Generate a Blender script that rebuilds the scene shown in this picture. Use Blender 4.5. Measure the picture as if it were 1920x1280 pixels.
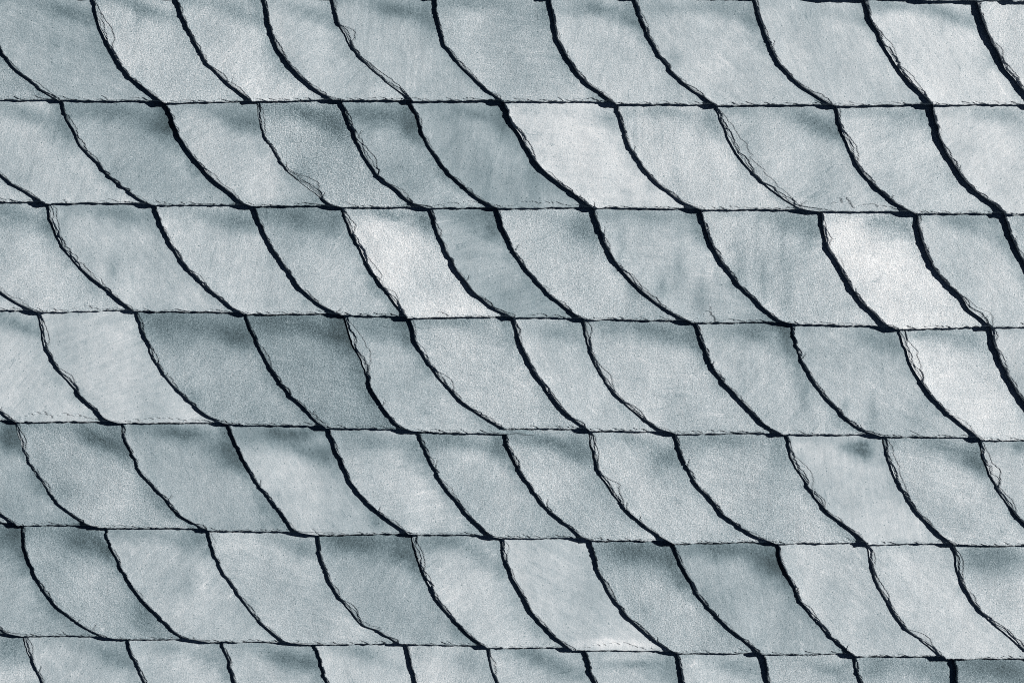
import bpy, math, random
import numpy as np
from mathutils import Matrix, Vector, Euler

for o in list(bpy.data.objects):
    bpy.data.objects.remove(o, do_unlink=True)
scene = bpy.context.scene
COL = scene.collection

# ------------------------------------------------------------------ camera, sky, sun, exposure
# The roof lies on a plane pitched 70 degrees; on it 1 unit of the survey grid below = 1 mm.
PITCH = math.radians(70.0)
ROT = Matrix.Rotation(PITCH, 4, 'X')
EAVE = Vector((0.0, 0.0, 7.0))            # base of the modelled part of the roof
UP0 = 1.60                                # survey row 640 lies this far up the slope from the base
def roof_to_world(v):
    return EAVE + (ROT @ Vector(v))

cam_d = bpy.data.cameras.new('camera')
cam = bpy.data.objects.new('camera', cam_d)
COL.objects.link(cam)
CAM_DIST = 6.0
cam_d.sensor_width = 36.0
cam_d.lens = 36.0 * CAM_DIST / 1.92
cam_d.clip_start = 0.1
cam_d.clip_end = 500.0
cam.location = roof_to_world((0.0, UP0, CAM_DIST + 0.005))
cam.rotation_euler = (PITCH, 0.0, 0.0)
scene.camera = cam

# sunlight rakes over the slates from the right, a little from above
SUN_LOCAL = Vector((-12.5, -3.2, -10.5)).normalized()
SUN_DIR = (ROT.to_3x3() @ SUN_LOCAL).normalized()
sun_d = bpy.data.lights.new('sun', 'SUN')
sun_d.energy = 5.0
sun_d.angle = math.radians(0.5)
sun_d.color = (1.0, 0.965, 0.92)
sun = bpy.data.objects.new('sun', sun_d)
sun.rotation_euler = SUN_DIR.to_track_quat('-Z', 'Y').to_euler()
sun.location = (4, -4, 14)
COL.objects.link(sun)

world = bpy.data.worlds.new('World')
scene.world = world
world.use_nodes = True
wn = world.node_tree.nodes
wl = world.node_tree.links
wn.clear()
sky = wn.new('ShaderNodeTexSky')
sky.sky_type = 'NISHITA'
sky.sun_disc = False
to_sun = -SUN_DIR
sky.sun_elevation = math.asin(to_sun.z)
sky.sun_rotation = math.atan2(to_sun.x, to_sun.y)
sky.altitude = 3500.0
sky.air_density = 0.1
sky.dust_density = 0.0
sky.ozone_density = 0.0
bg = wn.new('ShaderNodeBackground')
bg.inputs['Strength'].default_value = 0.05
wo = wn.new('ShaderNodeOutputWorld')
wl.new(sky.outputs[0], bg.inputs['Color'])
wl.new(bg.outputs[0], wo.inputs['Surface'])

scene.render.engine = 'CYCLES'
vs = scene.view_settings
vs.view_transform = 'Standard'
vs.look = 'None'
vs.gamma = 1.0
vs.use_curve_mapping = False
vs.exposure = 0.64
scene.cycles.use_denoising = False
scene.cycles.pixel_filter_type = 'BLACKMAN_HARRIS'
scene.cycles.filter_width = 1.0
scene.cycles.max_bounces = 4
scene.cycles.diffuse_bounces = 2

# ------------------------------------------------------------------ survey of the slate courses (millimetres, y down)
# one tuple per slate: (tone, step height over its left neighbour, stain, drip, outline of its curved edge)
C0 = [
 (.62,4.5,.5,0,[(-30,0),(-22,32),(-10,68),(0,90),(22,122),(50,147),(82,172),(112,189)]),
 (.71,5.6,.8,0,[(174,0),(180,30),(186,50),(197,72),(209,94),(225,120),(245,145),(270,165),(298,186),(310,194)]),
 (.71,5.8,.9,0,[(331,0),(338,20),(350,48),(363,75),(375,97),(393,123),(420,150),(448,172),(472,191)]),
 (.69,5.4,.5,0,[(495,0),(501,28),(510,60),(521,88),(542,120),(568,148),(595,170),(624,188)]),
 (.645,4.8,.7,0,[(622,0),(630,28),(640,52),(655,80),(677,110),(700,132),(725,155),(750,172),(773,190)]),
 (.66,5.0,.9,0,[(816,0),(819,28),(824,55),(832,78),(850,105),(870,130),(892,150),(917,172),(943,190)]),
 (.71,5.6,.9,0,[(1034,0),(1037,32),(1044,65),(1055,92),(1075,125),(1100,155),(1130,177),(1156,196)]),
 (.70,5.0,.7,0,[(1191,0),(1201,32),(1217,70),(1230,92),(1247,117),(1270,145),(1292,165),(1315,180),(1342,198)]),
 (.71,5.0,.5,0,[(1417,0),(1425,32),(1432,57),(1441,78),(1450,100),(1467,125),(1495,155),(1525,177),(1550,192),(1565,199)]),
 (.80,6.6,.9,0,[(1622,0),(1637,42),(1657,80),(1680,120),(1705,152),(1727,175),(1748,197)]),
 (.78,8.2,.3,0,[(1832,0),(1842,32),(1857,70),(1872,100),(1887,132),(1905,152),(1925,176),(1947,199)])]
C1 = [
 (.69,4.8,.8,0,[(-80,187),(-70,222),(-55,255),(-30,290),(0,325),(15,339),(34,351),(58,366),(85,381)]),
 (.625,4.4,1.0,0,[(113,190),(125,222),(136,242),(147,265),(162,285),(180,302),(195,320),(212,337),(240,357),(265,375),(287,385)]),
 (.69,6.2,.8,0,[(310,192),(320,217),(330,240),(337,257),(355,285),(370,302),(388,324),(410,345),(432,362),(448,377),(467,387)]),
 (.645,4.2,1.0,.2,[(481,193),(487,232),(500,262),(517,287),(540,320),(567,344),(592,363),(618,382),(634,389)]),
 (.625,5.4,1.1,0,[(642,193),(652,225),(665,252),(673,272),(702,320),(720,337),(742,355),(767,377),(800,391)]),
 (.60,5.0,.5,.4,[(772,195),(784,227),(795,257),(815,290),(837,320),(855,337),(875,355),(902,375),(931,391)]),
 (.82,6.8,.5,.5,[(946,195),(957,225),(969,245),(985,270),(1002,297),(1024,324),(1050,345),(1072,360),(1100,382),(1113,390)]),
 (.76,5.0,.6,.6,[(1159,198),(1166,232),(1177,267),(1192,292),(1212,320),(1235,345),(1260,365),(1285,382),(1316,393)]),
 (.71,4.6,.8,.2,[(1344,203),(1358,237),(1372,270),(1402,314),(1425,337),(1440,350),(1455,362),(1480,379),(1502,391),(1534,396)]),
 (.72,5.2,.6,0,[(1569,200),(1576,240),(1590,270),(1615,320),(1635,342),(1662,367),(1685,385),(1716,400)]),
 (.79,8.0,.7,0,[(1751,198),(1757,232),(1765,262),(1777,287),(1798,321),(1817,347),(1845,370),(1865,384),(1887,402)])]
C2 = [
 (.69,5.0,.8,0,[(-106,380),(-98,415),(-85,450),(-60,485),(-30,522),(0,545),(15,557),(37,570),(68,585)]),
 (.68,5.8,.6,.5,[(89,383),(96,415),(107,445),(118,464),(136,486),(155,505),(180,527),(212,552),(250,583)]),
 (.71,5.2,.8,0,[(291,384),(302,420),(317,452),(335,480),(355,507),(380,532),(405,552),(430,572),(458,589)]),
 (.67,5.6,1.1,0,[(475,386),(482,402),(495,437),(510,465),(535,500),(557,530),(585,560),(610,577),(641,591)]),
 (.80,4.8,.9,0,[(639,388),(652,415),(660,440),(675,467),(687,492),(705,520),(725,547),(742,570),(765,596)]),
 (.61,5.8,.7,.3,[(806,390),(817,427),(830,455),(842,480),(860,510),(882,540),(905,562),(930,580),(964,595)]),
 (.69,5.8,.8,0,[(932,390),(942,422),(956,456),(977,492),(1000,520),(1025,547),(1052,570),(1082,592),(1096,599)]),
 (.685,5.8,.7,.9,[(1114,390),(1122,422),(1132,447),(1147,480),(1172,512),(1200,542),(1230,567),(1265,590),(1297,605)]),
 (.72,5.6,.2,1.0,[(1314,391),(1322,427),(1337,462),(1357,495),(1380,525),(1405,552),(1440,585),(1458,599),(1478,607)]),
 (.85,6.2,.7,0,[(1542,395),(1544,425),(1548,443),(1553,465),(1570,492),(1592,530),(1612,562),(1637,585),(1655,605),(1682,617)]),
 (.72,7.0,.6,0,[(1718,396),(1725,427),(1735,465),(1752,500),(1772,527),(1797,550),(1815,577),(1840,597),(1858,613)]),
 (.69,7.0,.5,0,[(1886,400),(1892,425),(1902,455),(1920,490),(1945,530),(1975,560),(2015,592),(2060,618)])]
C3 = [
 (.72,4.6,.5,0,[(-136,583),(-128,620),(-112,660),(-85,700),(-50,737),(-22,755),(0,769),(12,779),(28,791)]),
 (.725,4.8,.15,0,[(69,584),(75,610),(83,645),(100,677),(117,702),(140,727),(160,750),(182,770),(200,785),(225,793)]),
 (.61,4.8,.9,0,[(255,585),(265,617),(277,642),(283,662),(300,692),(322,720),(350,747),(375,767),(392,780),(420,795)]),
 (.565,4.6,1.1,0,[(459,587),(467,610),(480,640),(500,677),(515,702),(532,725),(552,747),(572,765),(592,787),(612,802)]),
 (.65,4.6,.7,0,[(644,590),(652,620),(660,642),(675,672),(690,705),(693,722),(707,745),(725,772),(748,798),(772,808)]),
 (.70,5.4,.6,.2,[(766,594),(775,620),(780,640),(797,670),(815,697),(840,725),(865,752),(900,777),(925,792),(944,804)]),
 (.71,5.4,.5,.2,[(960,594),(966,612),(976,643),(995,685),(1015,717),(1040,750),(1065,777),(1105,807)]),
 (.71,5.2,.9,.4,[(1095,598),(1098,620),(1103,645),(1110,665),(1120,690),(1140,720),(1165,750),(1197,777),(1230,800),(1262,813)]),
 (.71,5.4,1.0,.8,[(1304,603),(1310,622),(1317,642),(1332,675),(1345,700),(1370,730),(1395,757),(1425,787),(1440,800),(1466,814)]),
 (.68,5.0,.5,.9,[(1484,608),(1492,641),(1502,672),(1522,707),(1540,735),(1565,762),(1590,787),(1615,805),(1652,818)]),
 (.79,5.6,.7,0,[(1687,616),(1693,641),(1705,675),(1722,707),(1745,740),(1770,767),(1797,790),(1825,812),(1841,825)]),
 (.72,7.6,.4,0,[(1861,613),(1866,644),(1877,675),(1895,712),(1915,745),(1945,782),(1985,813),(2015,828)])]
C4 = [
 (.61,4.0,1.1,0,[(-160,785),(-152,822),(-135,862),(-105,900),(-70,930),(-30,948),(0,961),(15,973),(35,984)]),
 (.635,3.8,.9,0,[(28,790),(34,815),(41,840),(54,867),(74,897),(92,922),(110,943),(134,963),(162,981),(188,989)]),
 (.625,4.4,1.2,0,[(226,792),(234,825),(250,855),(265,887),(287,912),(310,935),(331,960),(360,978),(382,990),(396,994)]),
 (.69,4.8,1.2,0,[(426,793),(437,820),(452,852),(467,880),(482,904),(505,935),(526,960),(540,980),(557,996),(590,1003)]),
 (.67,5.6,.7,0,[(615,800),(627,837),(642,870),(660,905),(685,937),(710,960),(735,978),(767,1001)]),
 (.645,5.2,1.0,0,[(784,810),(795,840),(810,870),(832,910),(855,937),(873,960),(897,982),(920,1003),(938,1008)]),
 (.66,5.2,.9,0,[(946,803),(951,830),(960,855),(972,880),(992,907),(1015,940),(1035,961),(1060,980),(1090,1005),(1110,1013)]),
 (.70,4.6,.7,0,[(1104,806),(1112,847),(1122,880),(1142,912),(1160,937),(1179,960),(1205,982),(1235,1003),(1260,1018)]),
 (.665,5.6,.6,0,[(1265,811),(1276,847),(1290,880),(1310,912),(1335,937),(1352,961),(1380,982),(1415,1004),(1452,1018)]),
 (.73,5.2,.4,.2,[(1474,813),(1482,847),(1490,870),(1512,905),(1527,930),(1551,959),(1580,982),(1607,1002),(1627,1020)]),
 (.71,4.8,.9,0,[(1657,816),(1664,852),(1675,885),(1695,922),(1720,959),(1742,982),(1767,1005),(1790,1021)]),
 (.71,5.0,.5,0,[(1837,824),(1845,857),(1860,895),(1877,927),(1901,960),(1920,980),(1950,1005),(1985,1027)])]
C5 = [
 (.60,4.0,.9,0,[(-140,980),(-132,1020),(-115,1060),(-90,1095),(-60,1130),(-30,1158),(0,1177),(15,1186),(40,1191)]),
 (.625,4.2,1.2,0,[(41,983),(42,1010),(50,1040),(65,1075),(82,1107),(105,1135),(130,1155),(160,1175),(195,1193),(222,1197)]),
 (.68,4.0,.7,0,[(197,986),(203,1015),(218,1048),(238,1082),(260,1115),(285,1142),(310,1167),(340,1192),(392,1202)]),
 (.69,4.6,.5,0,[(390,991),(395,1020),(410,1057),(430,1090),(452,1120),(480,1157),(510,1185),(535,1202),(582,1208)]),
 (.625,4.4,1.1,0,[(594,1002),(602,1045),(615,1082),(635,1117),(660,1147),(682,1171),(705,1180),(727,1192),(752,1207)]),
 (.72,4.6,1.0,0,[(770,1000),(780,1037),(792,1070),(810,1107),(830,1137),(857,1167),(882,1192),(913,1214)]),
 (.71,5.4,.15,0,[(938,1005),(945,1042),(960,1082),(980,1115),(1005,1155),(1032,1185),(1060,1208),(1074,1217)]),
 (.645,5.4,1.2,0,[(1108,1012),(1117,1052),(1130,1087),(1150,1122),(1175,1152),(1205,1180),(1235,1205),(1260,1220),(1276,1225)]),
 (.625,4.6,1.2,0,[(1262,1015),(1275,1052),(1290,1080),(1310,1117),(1335,1145),(1362,1172),(1395,1200),(1430,1226)]),
 (.72,5.0,.1,0,[(1458,1016),(1466,1052),(1485,1092),(1502,1127),(1525,1157),(1550,1185),(1575,1207),(1602,1229)]),
 (.745,4.4,.3,0,[(1626,1018),(1637,1067),(1652,1107),(1675,1145),(1697,1177),(1727,1199),(1752,1220),(1773,1234)]),
 (.745,4.8,.9,0,[(1789,1024),(1797,1067),(1812,1107),(1837,1142),(1865,1170),(1895,1195),(1920,1217),(1952,1239)])]
C6t = [(.66,4.6,.4,[(41,1190),(52,1225),(65,1247),(80,1280)]),(.70,4.6,.8,[(238,1195),(246,1227),(260,1257),(270,1280)]),
 (.67,4.6,.9,[(414,1199),(425,1232),(435,1265),(442,1280)]),(.725,4.8,.5,[(591,1206),(600,1240),(614,1280)]),
 (.71,6.0,.6,[(761,1209),(770,1242),(781,1280)]),(.70,4.4,.7,[(915,1213),(922,1247),(932,1280)]),
 (.67,5.4,.6,[(1096,1218),(1105,1247),(1117,1280)]),(.70,5.2,.5,[(1269,1224),(1275,1250),(1283,1280)]),
 (.70,7.2,.4,[(1434,1226),(1437,1255),(1441,1280)]),(.65,4.4,.8,[(1604,1230),(1607,1255),(1617,1280)]),
 (.60,7.0,.9,[(1790,1234),(1793,1260),(1797,1280)])]
C6 = []
for tn, T, st, p in C6t:
    x, y = p[-1]
    C6.append((tn, T, st, 0, p + [(x+20, y+38), (x+45, y+70), (x+78, y+97), (x+118, y+122)]))
TPL = [(0,0),(.05,.16),(.14,.33),(.28,.5),(.46,.68),(.72,.87),(1,1)]
CM1 = []
rg = random.Random(4)
for tx, ty in [(-20,-2),(172,-2),(329,-2),(491,-2),(614,-1),(813,0),(1028,1),(1187,1),(1411,0),(1613,2),(1818,5)]:
    CM1.append((rg.uniform(.62,.74), 5.4, .6, 0, [(tx-158+158*a, ty-209.5+204*b) for a, b in TPL]))
def shifted(rows, dx, dy):
    return [(min(.78, max(.58, s[0]+rg.uniform(-.05,.05))), s[1], s[2], s[3], [(x+dx, y+dy) for x, y in s[4]]) for s in rows]
COURSES = {-1:CM1, 0:C0, 1:C1, 2:C2, 3:C3, 4:C4, 5:C5, 6:C6}
COURSES[-2] = shifted(C0, 14, -398); COURSES[-3] = shifted(C1, 14, -398)
COURSES[7] = shifted(C5, -12, 412); COURSES[8] = shifted(C6, -12, 412)

# traced large spalls: (course, slate) -> [(y0, y1, width)] on the curved edge; key with 'b' -> [(x0, x1, depth)] on the bottom edge
SPALL = {
 (0,1):[(2,93,25)], (0,4):[(48,82,24),(100,188,11)], (0,9):[(55,120,16),(125,185,12)], (0,10):[(115,160,12)],
 (0,7):[(10,70,9)], (1,3):[(195,255,13),(322,366,22)], (1,4):[(262,322,18),(205,255,8)], (1,6):[(215,300,10)],
 (1,8):[(203,394,24),(300,380,14)], (1,9):[(238,305,15)], (2,1):[(383,452,18),(470,492,12)], (2,2):[(465,490,8),(500,540,9)],
 (2,4):[(392,440,15),(470,525,16),(540,575,16)], (2,7):[(440,470,10),(505,545,12)], (2,9):[(420,462,12)],
 (2,10):[(553,612,20)], (3,1):[(586,655,16),(690,735,14)], (3,2):[(645,690,10)], (3,4):[(595,708,26),(620,700,16)],
 (3,5):[(640,690,9),(694,735,16)], (3,6):[(650,780,6)], (3,7):[(600,645,16),(668,735,14),(755,790,10)], (3,10):[(630,712,24),(660,700,14)],
 (4,1):[(795,850,12),(892,924,11)], (4,7):[(812,872,15),(890,950,18)], (4,9):[(850,922,24),(915,950,14)],
 (4,10):[(818,950,17),(840,900,10)], (4,11):[(826,890,15),(860,912,26),(905,960,14)], (3,11):[(615,640,12)],
 (5,5):[(1002,1072,18),(1070,1108,9)], (5,6):[(1010,1060,12)], (5,10):[(1022,1062,13),(1068,1126,13),(1180,1222,15)],
 (5,11):[(1028,1092,15),(1150,1210,10)], (5,4):[(1125,1170,14)], (5,9):[(1130,1180,11)], (6,0):[(1192,1236,16)],
 (0,0):[(150,190,10)], (5,1):[(985,1008,8)],
}
SPALLB = {
 (3,0):[(28,110,19),(90,200,14)], (1,8):[(1534,1600,24),(1580,1700,14)], (1,4):[(800,930,12)], (1,5):[(931,1080,12)],
 (2,0):[(130,200,9)], (2,7):[(1297,1340,26)], (5,6):[(1076,1235,14)], (2,4):[(780,840,10)], (3,1):[(225,400,9)], (5,4):[(752,800,0)],
}

# traced weathering marks: (centre x, y, half width, half height, turn in degrees, strength; negative = pale)
MARKS = '''125 22 55 14 20 .9;280 20 50 10 25 .8;450 25 40 12 25 .6;590 25 35 12 25 .5;750 20 60 14 8 .8;800 45 15 30 0 .5;900 8 60 8 0 .5;1010 40 15 35 0 .5
1120 15 60 10 0 .7;1175 35 22 10 35 .6;1310 15 90 10 0 .6;1400 35 20 8 40 .5;1540 18 70 15 0 .4;1690 12 50 10 0 .7;1790 30 45 9 25 .7;1262 112 14 16 0 .5;50 40 20 30 0 .25
40 215 55 14 5 .7;95 240 25 18 40 .7;200 210 80 18 0 .9;300 235 25 25 0 .7;450 225 40 20 30 .8;580 212 55 12 5 1;620 250 25 22 0 .7;700 215 55 15 0 1;765 235 15 25 0 .7
900 215 40 8 0 .5;945 230 12 25 0 .6;1140 220 25 10 10 .8;1250 212 60 8 0 .6;1330 225 22 14 20 .7;1520 225 50 18 25 1;1690 212 45 8 0 .6;1740 220 18 12 0 .6;1890 215 35 10 8 .9
1000 330 10 40 0 .3;900 330 14 40 0 .25;1265 340 9 30 0 .35;1060 270 60 50 30 -.35;580 300 40 40 0 .25;540 260 10 10 0 .4;565 330 12 9 0 .4
40 400 50 14 15 .7;80 418 18 16 30 .5;235 400 45 14 5 .8;215 500 9 20 0 .7;160 470 14 16 0 .35;440 412 30 20 10 1.1;560 400 70 18 0 1;625 430 20 30 0 .6;735 402 55 9 8 1.3;800 415 18 14 0 .8
885 400 50 12 0 .7;920 425 12 25 0 .8;1090 430 30 22 35 .8;1240 402 70 12 0 .6;1490 410 45 16 15 .9;1525 435 18 18 0 .6;1660 410 30 14 0 1;1695 425 20 10 40 .9;1830 412 50 12 0 .7
1165 470 8 35 0 .55;1240 535 8 14 0 .65;1310 560 10 35 0 .55;1385 490 9 45 0 .7;1430 520 7 35 0 .6;1480 540 10 50 0 .6;1270 500 8 30 0 .4;1350 520 6 30 0 .4;1185 540 7 26 0 .35
690 440 14 40 60 -.4;850 582 55 9 0 -.4;1620 470 50 40 30 -.25
30 605 40 12 25 .9;225 595 25 8 0 .5;350 615 90 22 0 .9;440 635 25 20 30 .8;560 612 80 20 5 1;640 650 25 40 0 .55;730 605 35 15 0 .9;760 630 14 20 0 .7;860 603 70 8 0 .7;950 610 10 25 0 .6
1050 620 40 12 0 .7;1200 612 35 10 0 .5;1260 618 40 25 15 1;1440 615 60 20 0 1.1;1480 630 12 24 0 .8;1640 630 35 20 30 .7;1740 628 50 8 0 .7;1820 640 30 14 20 .9
1510 735 9 35 0 .8;1585 760 5 15 0 .6;1635 770 8 40 0 .6;1500 700 12 20 0 .4;150 740 16 12 45 .6;360 745 18 9 45 .6
10 815 22 22 0 1.1;180 820 40 14 35 1.1;350 812 40 10 0 1.1;420 850 50 20 25 1;555 812 40 9 0 1.5;560 845 60 14 25 .9;700 830 60 12 0 .6;770 850 14 24 0 .6;850 830 60 12 0 .8;930 840 15 15 0 .7
1030 830 45 9 5 1.1;1080 850 20 20 20 .5;1195 825 30 9 15 .7;1240 860 30 20 0 .9;1400 825 70 14 0 .7;1455 860 14 30 0 .7;1606 836 26 9 -4 1.5;1618 844 13 11 30 1.6;1770 835 50 14 20 1.1;1830 860 22 25 0 .9;1915 838 10 8 0 1
705 972 18 22 -30 1.1;310 945 30 12 45 .5;120 920 20 20 0 .4;1180 900 50 30 30 -.25;800 900 50 8 0 -.15
15 1000 25 20 0 1.1;150 1000 35 20 20 1.2;185 1030 25 14 45 .9;355 1010 30 20 35 .9;545 1020 45 12 15 .6;570 1035 16 14 30 .5;690 1015 80 18 0 1;750 1040 30 18 30 1.2;850 1015 60 14 0 .9;905 1045 25 15 35 .8
1200 1030 70 22 0 1.2;1255 1060 14 30 0 .9;1370 1030 80 14 0 1.1;1440 1050 18 25 0 .9;1700 1025 25 6 0 .5;1860 1050 60 22 0 1;270 1160 35 18 45 .9;350 1090 14 22 0 .4;1152 1208 78 6 0 -1.1;1700 1110 40 14 60 .25
15 1215 30 25 30 1.1;200 1225 35 20 25 1;390 1225 20 30 0 .6;540 1235 45 14 15 1;680 1225 30 14 0 .6;880 1235 25 14 0 .5;1010 1235 50 12 25 .8;1190 1245 60 8 0 .7;1380 1245 40 14 0 .6
1570 1250 25 8 0 .7;1640 1255 30 20 0 .7;1740 1245 40 12 0 .6;1860 1255 60 20 0 1;1180 1232 40 6 0 -.6'''
MARKS = np.array([[float(v) for v in t.split()] for ln in MARKS.split('\n') for t in ln.split(';')])
MARKS[MARKS[:, 5] < 0, 5] *= .55

# ------------------------------------------------------------------ numeric helpers
def hash2(ix, iy, seed):
    h = (ix.astype(np.int64)*374761393 + iy.astype(np.int64)*668265263 + seed*974711) & 0x7fffffff
    h = ((h ^ (h >> 13)) * 1274126177) & 0x7fffffff
    h = (h ^ (h >> 16)) & 0xffff
    return h / 65535.0
def vnoise(x, y, seed):
    x = np.asarray(x, float); y = np.asarray(y, float)
    ix = np.floor(x); iy = np.floor(y)
    fx = x-ix; fy = y-iy
    fx = fx*fx*fx*(fx*(fx*6-15)+10); fy = fy*fy*fy*(fy*(fy*6-15)+10)
    a = hash2(ix, iy, seed); b = hash2(ix+1, iy, seed); c = hash2(ix, iy+1, seed); d = hash2(ix+1, iy+1, seed)
    return (a*(1-fx)+b*fx)*(1-fy)+(c*(1-fx)+d*fx)*fy*1.0 - 0.5
def lnoise(x, seed):
    '''broken line: straight runs between random heights, with a few sudden steps'''
    ix = np.floor(x); fx = x-ix
    a = hash2(ix, ix*0+1, seed); b = hash2(ix+1, ix*0+1, seed)
    st = hash2(ix, ix*0+7, seed) > .7
    return np.where(st, a, a*(1-fx)+b*fx)-.5
def fbm(x, y, seed, oct=3):
    r = 0; am = 1.0; f = 1.0
    for i in range(oct):
        r = r + am*vnoise(np.asarray(x)*f, np.asarray(y)*f, seed+i*17); am *= .5; f *= 2.03
    return r
def smooth_poly(pts, n):
    """Catmull-Rom through pts, resampled to n points by arc length; also returns the arc length."""
    P = np.array(pts, float)
    P = np.vstack([2*P[0]-P[1], P, 2*P[-1]-P[-2]])
    out = []
    for i in range(1, len(P)-2):
        t = np.linspace(0, 1, 16, endpoint=False)[:, None]
        p0, p1, p2, p3 = P[i-1], P[i], P[i+1], P[i+2]
        out.append(.5*((2*p1)+(-p0+p2)*t+(2*p0-5*p1+4*p2-p3)*t*t+(-p0+3*p1-3*p2+p3)*t**3))
    Q = np.vstack(out+[P[-2:-1]])
    L = np.concatenate([[0], np.cumsum(np.hypot(*np.diff(Q, axis=0).T))])
    return Q, L
def resample(Q, L, f):
    s = np.asarray(f)*L[-1]
    return np.stack([np.interp(s, L, Q[:, 0]), np.interp(s, L, Q[:, 1])], 1)

# ------------------------------------------------------------------ materials
def mat_slate():
    m = bpy.data.materials.new('slate'); m.use_nodes = True
    nt = m.node_tree; N = nt.nodes; L = nt.links; N.clear()
    def nd(t, **k):
        n = N.new(t)
        for a, b in k.items(): setattr(n, a, b)
        return n
    def setin(n, i, v):
        if hasattr(v, 'is_output') or hasattr(v, 'links'): L.new(v, n.inputs[i])
        else: n.inputs[i].default_value = v
    def math_(op, a, b=0.0, c=None, clamp=False):
        n = nd('ShaderNodeMath', operation=op, use_clamp=clamp)
        setin(n, 0, a); setin(n, 1, b)
        if c is not None: setin(n, 2, c)
        return n.outputs[0]
    def maprange(v, a, b, c=0.0, d=1.0, smooth=True):
        n = nd('ShaderNodeMapRange'); n.interpolation_type = 'SMOOTHSTEP' if smooth else 'LINEAR'
        setin(n, 'Value', v); setin(n, 'From Min', a); setin(n, 'From Max', b); setin(n, 'To Min', c); setin(n, 'To Max', d)
        return n.outputs[0]
    def noise(vec, scale, detail=3.0, rough=.55, dist=0.0):
        n = nd('ShaderNodeTexNoise'); n.noise_dimensions = '2D'; L.new(vec, n.inputs['Vector'])
        setin(n, 'Scale', scale); setin(n, 'Detail', detail); setin(n, 'Roughness', rough); setin(n, 'Distortion', dist)
        return n.outputs['Fac']
    oi = nd('ShaderNodeObjectInfo')
    sc = nd('ShaderNodeSeparateColor'); L.new(oi.outputs['Color'], sc.inputs[0])
    tone, stain, drip = sc.outputs[0], sc.outputs[1], sc.outputs[2]
    tc = nd('ShaderNodeTexCoord')
    off = nd('ShaderNodeVectorMath', operation='SCALE'); 
    cmb = nd('ShaderNodeCombineXYZ'); setin(cmb, 0, oi.outputs['Random']); setin(cmb, 1, math_('MULTIPLY', oi.outputs['Random'], 7.3)); setin(cmb, 2, math_('MULTIPLY', oi.outputs['Random'], 3.1))
    L.new(cmb.outputs[0], off.inputs[0]); off.inputs['Scale'].default_value = 41.0
    add = nd('ShaderNodeVectorMath', operation='ADD'); L.new(tc.outputs['Object'], add.inputs[0]); L.new(off.outputs[0], add.inputs[1])
    P = add.outputs[0]
    # rotated, stretched coordinates: cleavage grain in its own direction on each slate
    vr = nd('ShaderNodeVectorRotate', rotation_type='Z_AXIS'); L.new(P, vr.inputs['Vector'])
    setin(vr, 'Angle', math_('MULTIPLY', oi.outputs['Random'], 6.0))
    mp = nd('ShaderNodeMapping'); L.new(vr.outputs[0], mp.inputs['Vector']); mp.inputs['Scale'].default_value = (1, .13, 1)
    G = mp.outputs[0]
    mpd = nd('ShaderNodeMapping'); L.new(P, mpd.inputs['Vector']); mpd.inputs['Scale'].default_value = (1, .12, 1)
    D = mpd.outputs[0]
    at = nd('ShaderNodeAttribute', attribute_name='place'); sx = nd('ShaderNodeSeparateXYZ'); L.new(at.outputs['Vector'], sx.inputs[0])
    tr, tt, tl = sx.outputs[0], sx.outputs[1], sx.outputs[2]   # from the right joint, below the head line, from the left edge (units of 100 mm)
    # water marks left by damp that creeps out of the head lap, each with its own irregular outline
    n1 = noise(P, 12.0, 4.0, .62); n2 = noise(P, 5.0, 1.0, .5); n3 = noise(P, 55.0, 3.0, .6)
    n4 = noise(P, 7.0, 1.0, .5)
    dd = math_('ADD', tt, math_('MULTIPLY_ADD', n1, .36, -.18))
    dd = math_('ADD', dd, math_('MULTIPLY_ADD', n3, .08, -.04))
    dd = math_('SUBTRACT', dd, maprange(tr, 1.1, .0, -.05, .36))
    mark = math_('MULTIPLY', maprange(dd, math_('MULTIPLY_ADD', stain, .34, .18), .04), maprange(dd, -.16, .12, .35, 1.0))
    mark = math_('MULTIPLY', mark, maprange(n2, .36, .60, .45, 1.0))
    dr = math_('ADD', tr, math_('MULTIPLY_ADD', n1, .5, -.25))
    mark2 = math_('MULTIPLY', maprange(dr, .34, -.04), maprange(n4, .34, .62, .30, .95))  # darker band along the right joint, broken up by noise
    aw = nd('ShaderNodeAttribute', attribute_name='weathering'); spot = aw.outputs['Fac']
    n5 = noise(P, 170.0, 2.0, .75)
    diss = math_('ADD', math_('MULTIPLY_ADD', n5, .95, -.475), math_('MULTIPLY_ADD', n3, .6, -.30))
    sharp = math_('MULTIPLY', spot, math_('MULTIPLY_ADD', diss, 1.6, 1.0))
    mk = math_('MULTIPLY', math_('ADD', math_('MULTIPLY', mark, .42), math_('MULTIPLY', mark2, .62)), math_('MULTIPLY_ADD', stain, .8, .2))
    mk = math_('ADD', mk, math_('MULTIPLY', sharp, .52))
    # rain drips
    nd1 = noise(D, 30.0, 2.0, .6); nd2 = n2
    dm = math_('MULTIPLY', math_('MULTIPLY', maprange(nd1, .44, .72), maprange(nd2, .35, .65)), drip)
    # cloudy weathering
    cl = math_('MULTIPLY_ADD', n1, 1.0, -.5)
    cl2 = math_('MULTIPLY_ADD', n3, 1.0, -.5)
    gr = math_('MULTIPLY_ADD', noise(G, 110.0, 3.0, .7), 1.0, -.5)
    sp = math_('MULTIPLY_ADD', noise(P, 430.0, 1.0, .9), 1.0, -.5)
    v = math_('ADD', tone, math_('MULTIPLY', cl, .11))
    v = math_('ADD', v, math_('MULTIPLY', math_('ADD', n4, -.5), .12))  # broad soft shading across each face, painted into the tone with noise
    v = math_('ADD', v, math_('MULTIPLY', cl2, .10))
    v = math_('ADD', v, math_('MULTIPLY', gr, .09))
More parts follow.
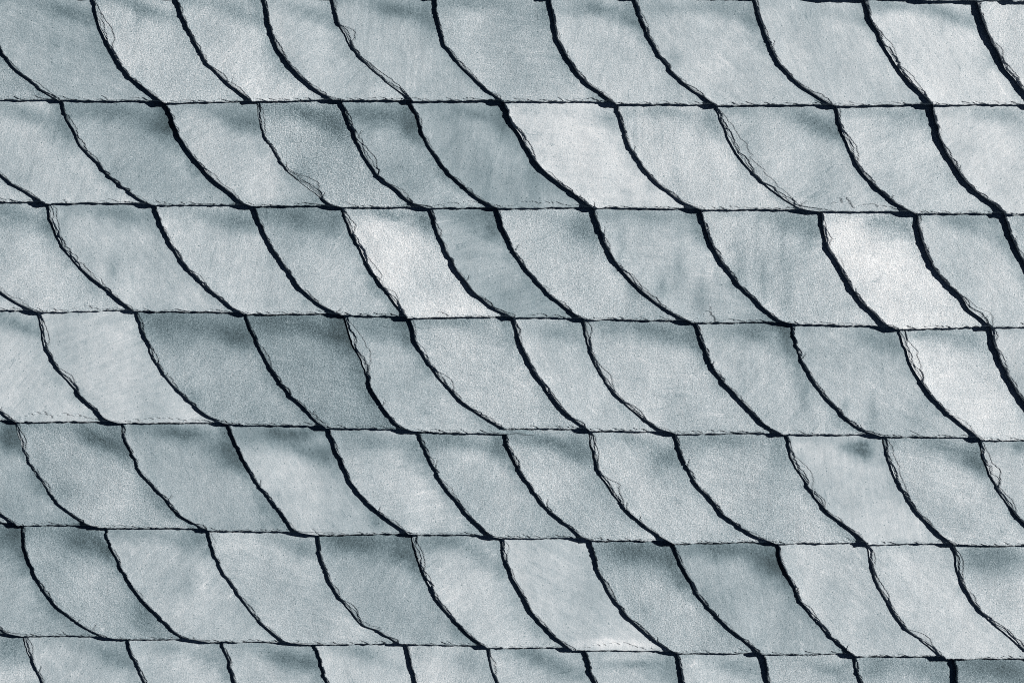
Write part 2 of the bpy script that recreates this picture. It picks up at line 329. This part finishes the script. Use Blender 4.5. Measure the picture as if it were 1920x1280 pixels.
    v = math_('ADD', v, math_('MULTIPLY', math_('MULTIPLY', sp, .44), oi.outputs['Alpha']))
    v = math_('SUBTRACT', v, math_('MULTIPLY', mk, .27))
    v = math_('SUBTRACT', v, math_('MULTIPLY', dm, .06))
    # faint scratches along the cleavage, some pale, some dark
    ns = noise(G, 46.0, 2.0, .6)
    sc1 = math_('MULTIPLY', maprange(math_('ABSOLUTE', math_('ADD', ns, -.56)), .013, .0), maprange(n1, .46, .6))
    sc2 = math_('MULTIPLY', maprange(math_('ABSOLUTE', math_('ADD', ns, -.42)), .010, .0), maprange(n1, .54, .42))
    v = math_('ADD', v, math_('MULTIPLY', sc1, .07)); v = math_('SUBTRACT', v, math_('MULTIPLY', sc2, .08))
    # tiny dark pits and a few pale mineral grains
    vo = nd('ShaderNodeTexVoronoi'); vo.voronoi_dimensions = '2D'; L.new(P, vo.inputs['Vector']); vo.inputs['Scale'].default_value = 75.0
    pit = math_('MULTIPLY', maprange(vo.outputs['Distance'], .13, .05), maprange(n3, .53, .62))
    v = math_('SUBTRACT', v, math_('MULTIPLY', pit, .16))
    ramp = nd('ShaderNodeValToRGB'); L.new(v, ramp.inputs[0]); e = ramp.color_ramp.elements
    def lin(r, g, b, k=.66):
        f = lambda c: (c/255/12.92 if c/255 <= .04045 else ((c/255+.055)/1.055)**2.4)*k
        return (f(r), f(g), f(b), 1)
    e[0].position = .25; e[0].color = lin(46, 62, 68)
    e[1].position = .95; e[1].color = lin(244, 245, 246)
    for p, c in ((.42,(86,105,113)),(.54,(122,140,148)),(.66,(161,174,181)),(.78,(202,209,214))):
        k = e.new(p); k.color = lin(*c)
    b = nd('ShaderNodeBsdfPrincipled'); L.new(ramp.outputs[0], b.inputs['Base Color'])
    b.inputs['Roughness'].default_value = .72; b.inputs['Specular IOR Level'].default_value = .25
    # relief: fine cleavage texture lit by the raking sun
    hb = math_('ADD', math_('MULTIPLY', noise(P, 330.0, 2.0, .8), .8), math_('MULTIPLY', noise(P, 75.0, 3.0, .65), 1.5))
    bp = nd('ShaderNodeBump'); L.new(hb, bp.inputs['Height']); bp.inputs['Strength'].default_value = 1.0; setin(bp, 'Distance', math_('MULTIPLY', oi.outputs['Alpha'], .0008))
    L.new(bp.outputs[0], b.inputs['Normal'])
    out = nd('ShaderNodeOutputMaterial'); L.new(b.outputs[0], out.inputs['Surface'])
    return m
def mat_plain(name, c, r=.85):
    m = bpy.data.materials.new(name); m.use_nodes = True
    nt = m.node_tree; b = nt.nodes['Principled BSDF']; b.inputs['Roughness'].default_value = r
    n = nt.nodes.new('ShaderNodeTexNoise'); n.inputs['Scale'].default_value = 30.0; n.inputs['Detail'].default_value = 5.0
    rp = nt.nodes.new('ShaderNodeValToRGB')
    rp.color_ramp.elements[0].color = (*[x*.6 for x in c], 1); rp.color_ramp.elements[1].color = (*[x*1.3 for x in c], 1)
    nt.links.new(n.outputs['Fac'], rp.inputs[0]); nt.links.new(rp.outputs[0], b.inputs['Base Color'])
    return m
M_SLATE = mat_slate()
M_FELT = mat_plain('roofing_felt', (.03, .031, .033))
M_WOOD = mat_plain('rafter_timber', (.12, .085, .055))

# ------------------------------------------------------------------ the roof
roof = bpy.data.objects.new('slate_roof', None)
COL.objects.link(roof)
roof.location = EAVE
roof.rotation_euler = (PITCH, 0, 0)
roof.empty_display_size = .3
roof['label'] = 'weathered blue grey slate roof of overlapping curved scales in slanting courses'
roof['category'] = 'roof'
roof['kind'] = 'thing'

def to_local(x, y):               # survey mm -> roof plane metres
    return (x-960.0)*.001, UP0+(640.0-y)*.001

THICK = 7.6                        # slate thickness, mm
STEP = 15.0                        # rise of a course over the one below, mm
RISE = 1.85                        # scale of the surveyed step heights
HEAD = 62.0                        # hidden head lap
SIDE = 58.0                        # hidden side lap

def fit_line(slates):
    X = np.array([s[4][-1][0] for s in slates]); Y = np.array([s[4][-1][1] for s in slates])
    return np.polyfit(X, Y, 1)
LINES = {r: fit_line(COURSES[r]) for r in COURSES}
LINES[-4] = LINES[-3] - np.array([0, 200.])

def chips_for(seed, length, lo, hi, n, dmax):
    """random small spalls along an edge: (centre, half length, depth, drop, skew)"""
    r = random.Random(seed)
    out = []
    for _ in range(n):
        a = r.uniform(lo, hi)
        out.append((r.uniform(0, length), a, r.uniform(.35, 1.0)**1.6*dmax*min(1, .35+a/hi), r.uniform(.6, 2.6), r.uniform(.1, 1.0)))
    return out
def drop_from(chips, l, e, seed, jag=1.0, fr=.16, rf=.45):
    """height lost to the spalls at edge coordinate l, distance e from the edge"""
    tot = np.zeros(e.size)
    lf = l.ravel(); ef = e.ravel()
    zone = np.nonzero(ef < 46)[0]
    lz = lf[zone]; ez = ef[zone]
    for i, (c, a, d, h, sk) in enumerate(chips):
        m = np.nonzero((ez < d*1.5) & (np.abs(lz+sk*ez-c) < a))[0]
        if not len(m): continue
        q = (lz[m]+sk*ez[m]-c)/a
        j = 1+.55*jag*fbm(lz[m]*fr+i*7.7, ez[m]*.05, seed+i, 3)
        pk = ((i*37+seed*13) % 100)/100.-.55           # the deepest point sits off centre
        q = np.where(q > pk, (q-pk)/(1-pk), (q-pk)/(1+pk))
        dd = d*np.clip(1-np.abs(q)**1.5, 0, 1)*np.clip(j, .25, 1.8)
        t = np.clip(1-ez[m]/np.maximum(dd, .01), 0, 1)
        g = np.where(ez[m] < dd, h*1.5*(rf+(1-rf)*t), 0)
        tot[zone[m]] = np.maximum(tot[zone[m]], g)      # the deepest flake wins, so ledges never cross
    tot = tot.reshape(e.shape)
    return tot

ROUGH = {(1,3):1.35, (3,3):1.1, (3,1):.45, (3,0):.5, (4,3):.5, (5,6):.5, (2,9):1.15, (5,7):1.05, (1,5):.55, (4,9):.45}
def build_slate(r, k, cur, nxt, ncur, fine, seed):
    """cur/nxt: (tone, T, stain, drip, pts); returns the object"""
    rnd = random.Random(seed)
    pts, npts = cur[4], nxt[4]
    Q, L = smooth_poly(pts, 0); Qn, Ln = smooth_poly(npts, 0)
    H = Q[-1, 1]-Q[0, 1]
    # rows: hidden head lap + exposed edge by arc length
    n_exp = 150 if fine else 16
    n_head = 5 if fine else 3
    f = np.linspace(0, 1, n_exp)
    if fine:
        f = np.sort(np.concatenate([np.linspace(0, .93, 118), np.linspace(.93, 1, 34)[1:]]))
    A = resample(Q, L, f); B = resample(Qn, Ln, f)
    hd = np.linspace(-HEAD, 0, n_head, endpoint=False)
    slope0 = (Q[3]-Q[0])/max(1e-3, (Q[3]-Q[0])[1])
    A = np.vstack([np.stack([Q[0, 0]+hd*.05*slope0[0], Q[0, 1]+hd], 1), A])
    slopen = (Qn[3]-Qn[0])/max(1e-3, (Qn[3]-Qn[0])[1])
    B = np.vstack([np.stack([Qn[0, 0]+hd*.05*slopen[0], Qn[0, 1]+hd], 1), B])
    # bottom edge ends a little higher at the covered corner
    fb = np.concatenate([np.zeros(n_head), f])
    lift = {(3,4):-12.0, (3,3):2.0, (5,1):4.0, (5,2):3.0}.get((r, k), 3.5+rnd.uniform(-1, 1))
    B[:, 1] -= lift*np.clip((fb-.5)*2, 0, 1)
    B[:, 0] += SIDE
    nr = len(A)
    arc = np.concatenate([hd, f*L[-1]])
    # columns
    W = float(np.mean(B[:, 0]-A[:, 0]))
    if fine:
        cs = np.concatenate([np.linspace(0, 30, 20), np.linspace(30, W-SIDE+6, 58)[1:], np.linspace(W-SIDE+6, W, 5)[1:]])
    else:
        cs = np.concatenate([[0, 3, 8], np.linspace(20, W, 10)])
    cs = cs/W
    nc = len(cs)
    S, _ = np.meshgrid(cs, arc)
    ARC = np.repeat(arc[:, None], nc, 1)
    # blend so that the dense columns stay a constant distance from the edge
    X = A[:, :1]+(B[:, :1]-A[:, :1])*S
    Y = A[:, 1:]+(B[:, 1:]-A[:, 1:])*S
    # ragged outline
    tang = np.gradient(A, axis=0); tang /= np.maximum(np.hypot(tang[:, 0], tang[:, 1]), 1e-6)[:, None]
    nrm = np.stack([-tang[:, 1], tang[:, 0]], 1)           # to the outside (left/down)
    nrm[nrm[:, 0] > 0] *= -1
    amp = 1.0 if fine else .6
    jit = amp*(2.6*fbm(arc*.045, 0*arc, seed+1, 2)+2.1*lnoise(arc*.075+lnoise(arc*.03, seed)*.6, seed+2)+1.5*lnoise(arc*.22, seed+3)+.5*lnoise(arc*.55, seed+9))
    ex = np.maximum((X-A[:, :1])*np.abs(nrm[:, :1]), 0)
    fall = np.clip(1-ex/10.0, 0, 1)**1.5
    X = X+nrm[:, :1]*jit[:, None]*fall
    # bottom edge jitter
    bx, by = X[-1].copy(), Y[-1].copy()
    bj = amp*(1.5*fbm(bx*.05, 0*bx, seed+4, 2)+1.7*lnoise(bx*.11, seed+5)+1.0*lnoise(bx*.36, seed+6))
    eb0 = np.maximum(by[None, :]-Y, 0)
    Y = Y+bj[None, :]*np.clip(1-eb0/10.0, 0, 1)**1.5
    # distances to the edges
    e1 = np.maximum((X-X[:, :1])*np.abs(nrm[:, :1]), 0)
    e2 = np.maximum(np.interp(X, X[-1], Y[-1])-Y, 0)
    # plane of the slate
    sh = .78
    def umean(P): return float(np.mean(P[:, 0]-sh*P[:, 1]))
    Tn = nxt[1]*RISE
    u0 = umean(Q); u1 = umean(Qn)
    gx = Tn/max(60.0, u1-u0)
    ytop = np.polyval(LINES[r-1], X); yline = np.polyval(LINES[r], X)
    v = (Y-ytop)/np.maximum(yline-ytop, 50)
    Z = -gx*(X-sh*Y-u0)+STEP*v
    # slow waviness of split stone
    if fine:
        Z = Z+2.0*fbm(X*.011, Y*.011, seed+7, 2)*np.clip(e1/25, 0, 1)+.16*fbm(X*.06+.02*Y, Y*.045, seed+8, 2)
        Z = Z+rnd.uniform(-.8, 2.2)*(1-((X-X.mean())/110)**2*.6-((Y-ytop-100)/110)**2*.6)*.7
        # low burr left by the dressing hammer along the cut edges
        Z = Z+(.55+.7*fbm(ARC*.02, 0*ARC, seed+41, 2))*np.exp(-e1/8.0)+(.25+.5*fbm(X*.02, 0*X, seed+42, 2))*np.exp(-e2/6.0)
    # spalls
    dr = np.zeros_like(Z)
    if fine:
        ch = chips_for(seed+11, L[-1], 5, 20, 22, 5.6)+chips_for(seed+12, L[-1], 10, 34, 4, 9.0)
        big = []
        for (y0, y1, w) in SPALL.get((r, k), []):
            l0 = np.interp(y0, Q[:, 1], L); l1 = np.interp(y1, Q[:, 1], L)
            big.append(((l0+l1)/2, (l1-l0)/2*1.1, w*.8, rnd.uniform(.9, 1.6), rnd.uniform(.0, .4)))
            for _ in range(int(1+(l1-l0)/34)):      # slivers split off inside the spall, long and close to the edge line
                a_ = rnd.uniform(12, 30)
                big.append((rnd.uniform(l0+4, l1-4), a_, w*rnd.uniform(.2, .5), rnd.uniform(2.2, 3.4), rnd.uniform(.1, .9)))
        dr = dr+drop_from(big, ARC, e1, seed+14, .7, .055, .6)
        for _ in range(rnd.choice((0, 0, 1, 1, 2))):          # hairline splits running up from the edge
            ch.append((rnd.uniform(.15, 1)*L[-1], rnd.uniform(1.4, 2.2), rnd.uniform(7, 15), 1.6, rnd.uniform(.9, 2.0)))
        dr = dr+drop_from(ch, ARC, e1, seed+13)
        sd = seed+21
        cb = [(c+X[-1, 0], a, d, h, 1.1) for c, a, d, h, _ in chips_for(sd, W, 4, 16, 26, 6.2)]
        cb += [(c+X[-1, 0], a, d, h, .6) for c, a, d, h, _ in chips_for(sd+1, W, 8, 26, 3, 8.0)]
        for _ in range(rnd.choice((0, 1, 1, 2))):
            cb.append((X[-1, 0]+rnd.uniform(0, .8)*W, rnd.uniform(1.6, 2.4), rnd.uniform(5, 12), 1.5, rnd.uniform(.7, 2.2)))
        for (x0, x1, w) in SPALLB.get((r, k), []):
            if w: cb.append(((x0+x1)/2, (x1-x0)/2*1.05, w, 1.6, -.2))
        dr = dr+drop_from(cb, X, e2, seed+22, 1.0, .16, .6)
        # dressed arris
        bev = 1.4+1.2*fbm(ARC*.11, 0*ARC, seed+31, 2)
        dr = dr+np.clip(1-e1/np.maximum(bev, .4), 0, 1)*1.1
        bev2 = 1.2+1.0*fbm(X*.13, 0*X, seed+32, 2)
        dr = dr+np.clip(1-e2/np.maximum(bev2, .4), 0, 1)*.9
    dr = np.minimum(dr, THICK*.86)
    dr = np.where(dr > 3.4, 3.4+(dr-3.4)*.6, dr)
    Zt = Z-dr
    # vertices: top grid then an underside ring
    base = np.array([A[-1, 0], A[-1, 1]])
    lx = (X-base[0])*.001; ly = -(Y-base[1])*.001
    top = np.stack([lx.ravel(), ly.ravel(), Zt.ravel()*.001], 1)
    idx = np.arange(nr*nc).reshape(nr, nc)
    ring = np.concatenate([idx[:, 0], idx[-1, 1:], idx[::-1, -1][1:], idx[0, ::-1][1:-1]])
    und = top[ring].copy(); und[:, 2] = (Z.ravel()[ring]-THICK)*.001
    V = np.vstack([top, und])
    n0 = nr*nc; nrg = len(ring)
    q = np.stack([idx[:-1, :-1], idx[1:, :-1], idx[1:, 1:], idx[:-1, 1:]], -1).reshape(-1, 4)
    j = np.arange(nrg); j2 = (j+1) % nrg
    side = np.stack([ring[j], n0+j, n0+j2, ring[j2]], 1)
    loops = np.concatenate([q.ravel(), side.ravel(), (n0+np.arange(nrg))[::-1]])
    totals = np.concatenate([np.full(len(q)+len(side), 4), [nrg]])
    starts = np.concatenate([[0], np.cumsum(totals)[:-1]])
    me = bpy.data.meshes.new('slate')
    me.vertices.add(len(V)); me.vertices.foreach_set('co', V.ravel())
    me.loops.add(len(loops)); me.loops.foreach_set('vertex_index', loops.astype(np.int32))
    me.polygons.add(len(totals)); me.polygons.foreach_set('loop_start', starts.astype(np.int32))
    flat = (dr.ravel()[q] > .02).any(1)
    smooth = np.concatenate([~flat, np.zeros(len(side)+1, bool)])
    me.polygons.foreach_set('use_smooth', smooth)
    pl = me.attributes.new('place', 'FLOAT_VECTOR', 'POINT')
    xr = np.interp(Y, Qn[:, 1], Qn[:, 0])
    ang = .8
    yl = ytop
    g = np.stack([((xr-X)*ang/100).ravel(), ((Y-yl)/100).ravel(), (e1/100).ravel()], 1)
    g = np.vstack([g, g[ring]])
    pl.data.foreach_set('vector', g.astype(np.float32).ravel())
    sp = np.zeros(X.size)
    if fine:
        xf = X.ravel()+9*fbm(X.ravel()*.035, Y.ravel()*.035, 5, 3); yf = Y.ravel()+9*fbm(X.ravel()*.035+9, Y.ravel()*.035, 6, 3)
        near = MARKS[(MARKS[:, 0]+MARKS[:, 2]*2 > X.min()) & (MARKS[:, 0]-MARKS[:, 2]*2 < X.max()) & (MARKS[:, 1] > ytop.mean()-10) & (MARKS[:, 1] < yline.mean()+14)]
        for cx, cy, rx, ry, an, st in near:
            # a mark belongs to the slate whose face its centre lies on
            if not (np.interp(cy, Q[:, 1], Q[:, 0])-4 < cx < np.interp(cy, Qn[:, 1], Qn[:, 0])+6): continue
            c_, s_ = math.cos(math.radians(an)), math.sin(math.radians(an))
            dx, dy = xf-cx, yf-cy
            rr = ((dx*c_+dy*s_)/(rx*1.3))**2+((-dx*s_+dy*c_)/(ry*1.45))**2
            gs = st*np.exp(-rr*1.25)
            sp = sp+gs*(1-.35*np.clip(sp, 0, 1))
    wa = me.attributes.new('weathering', 'FLOAT', 'POINT')
    wa.data.foreach_set('value', np.concatenate([sp, sp[ring]]).astype(np.float32))
    me.update(calc_edges=True); me.validate()
    me.materials.append(M_SLATE)
    o = bpy.data.objects.new('slate', me)
    COL.objects.link(o)
    o.parent = roof
    x0, y0 = to_local(*base)
    o.location = (x0, y0, 0)
    tn = cur[0] if cur[0] < .66 else .66+(cur[0]-.66)*.66
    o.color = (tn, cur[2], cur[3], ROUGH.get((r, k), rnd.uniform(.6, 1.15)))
    return o

SLATE_LABEL = {
 (3,3):'darkest charcoal stained slate', (2,9):'palest slate with a bright washed face', (2,4):'bright pale slate with a dark smudge at its head',
 (1,8):'slate with a long flaked curved edge', (5,6):'slate with a pale band along its foot', (4,9):'slate with a dark fan shaped stain'}
seed = 1000
for r in sorted(COURSES):
    row = COURSES[r]
    n = len(row)
    m = LINES[r][0]
    full = []
    for i in (2, 1):
        full.append((-i, (rg.uniform(.6, .72), 5.0, .7, .1, [(x-188*i, y-188*i*m) for x, y in row[0][4]])))
    full += list(enumerate(row))
    for i in (1, 2, 3):
        full.append((n+i-1, (rg.uniform(.62, .76), 5.2, .6, .1, [(x+192*i, y+192*i*m) for x, y in row[-1][4]])))
    for a in range(len(full)-1):
        k, cur = full[a]; _, nxt = full[a+1]
        seed += 97
        xs = [p[0] for p in cur[4]]+[p[0] for p in nxt[4]]; ys = [p[1] for p in cur[4]]
        vis = max(xs) > -8 and min(xs) < 1930 and max(ys) > -6 and min(ys) < 1290
        o = build_slate(r, k, cur, nxt, None, vis, seed)
        if (r, k) in SLATE_LABEL and k >= 0: o['label'] = SLATE_LABEL[(r, k)]

# boarding and rafters that carry the slates
def box(name, x0, x1, y0, y1, z0, z1, mat, parent):
    v = [(x, y, z) for z in (z0, z1) for y in (y0, y1) for x in (x0, x1)]
    fcs = [(0,2,3,1),(4,5,7,6),(0,1,5,4),(2,6,7,3),(0,4,6,2),(1,3,7,5)]
    me = bpy.data.meshes.new(name); me.from_pydata(v, [], fcs); me.materials.append(mat)
    o = bpy.data.objects.new(name, me); COL.objects.link(o); o.parent = parent
    return o
box('roof_boarding', -1.42, 1.62, .32, 3.02, -.050, -.026, M_FELT, roof)
for i in range(5):
    box('rafter', -1.3+i*.68, -1.2+i*.68, .30, 3.04, -.20, -.052, M_WOOD, roof)
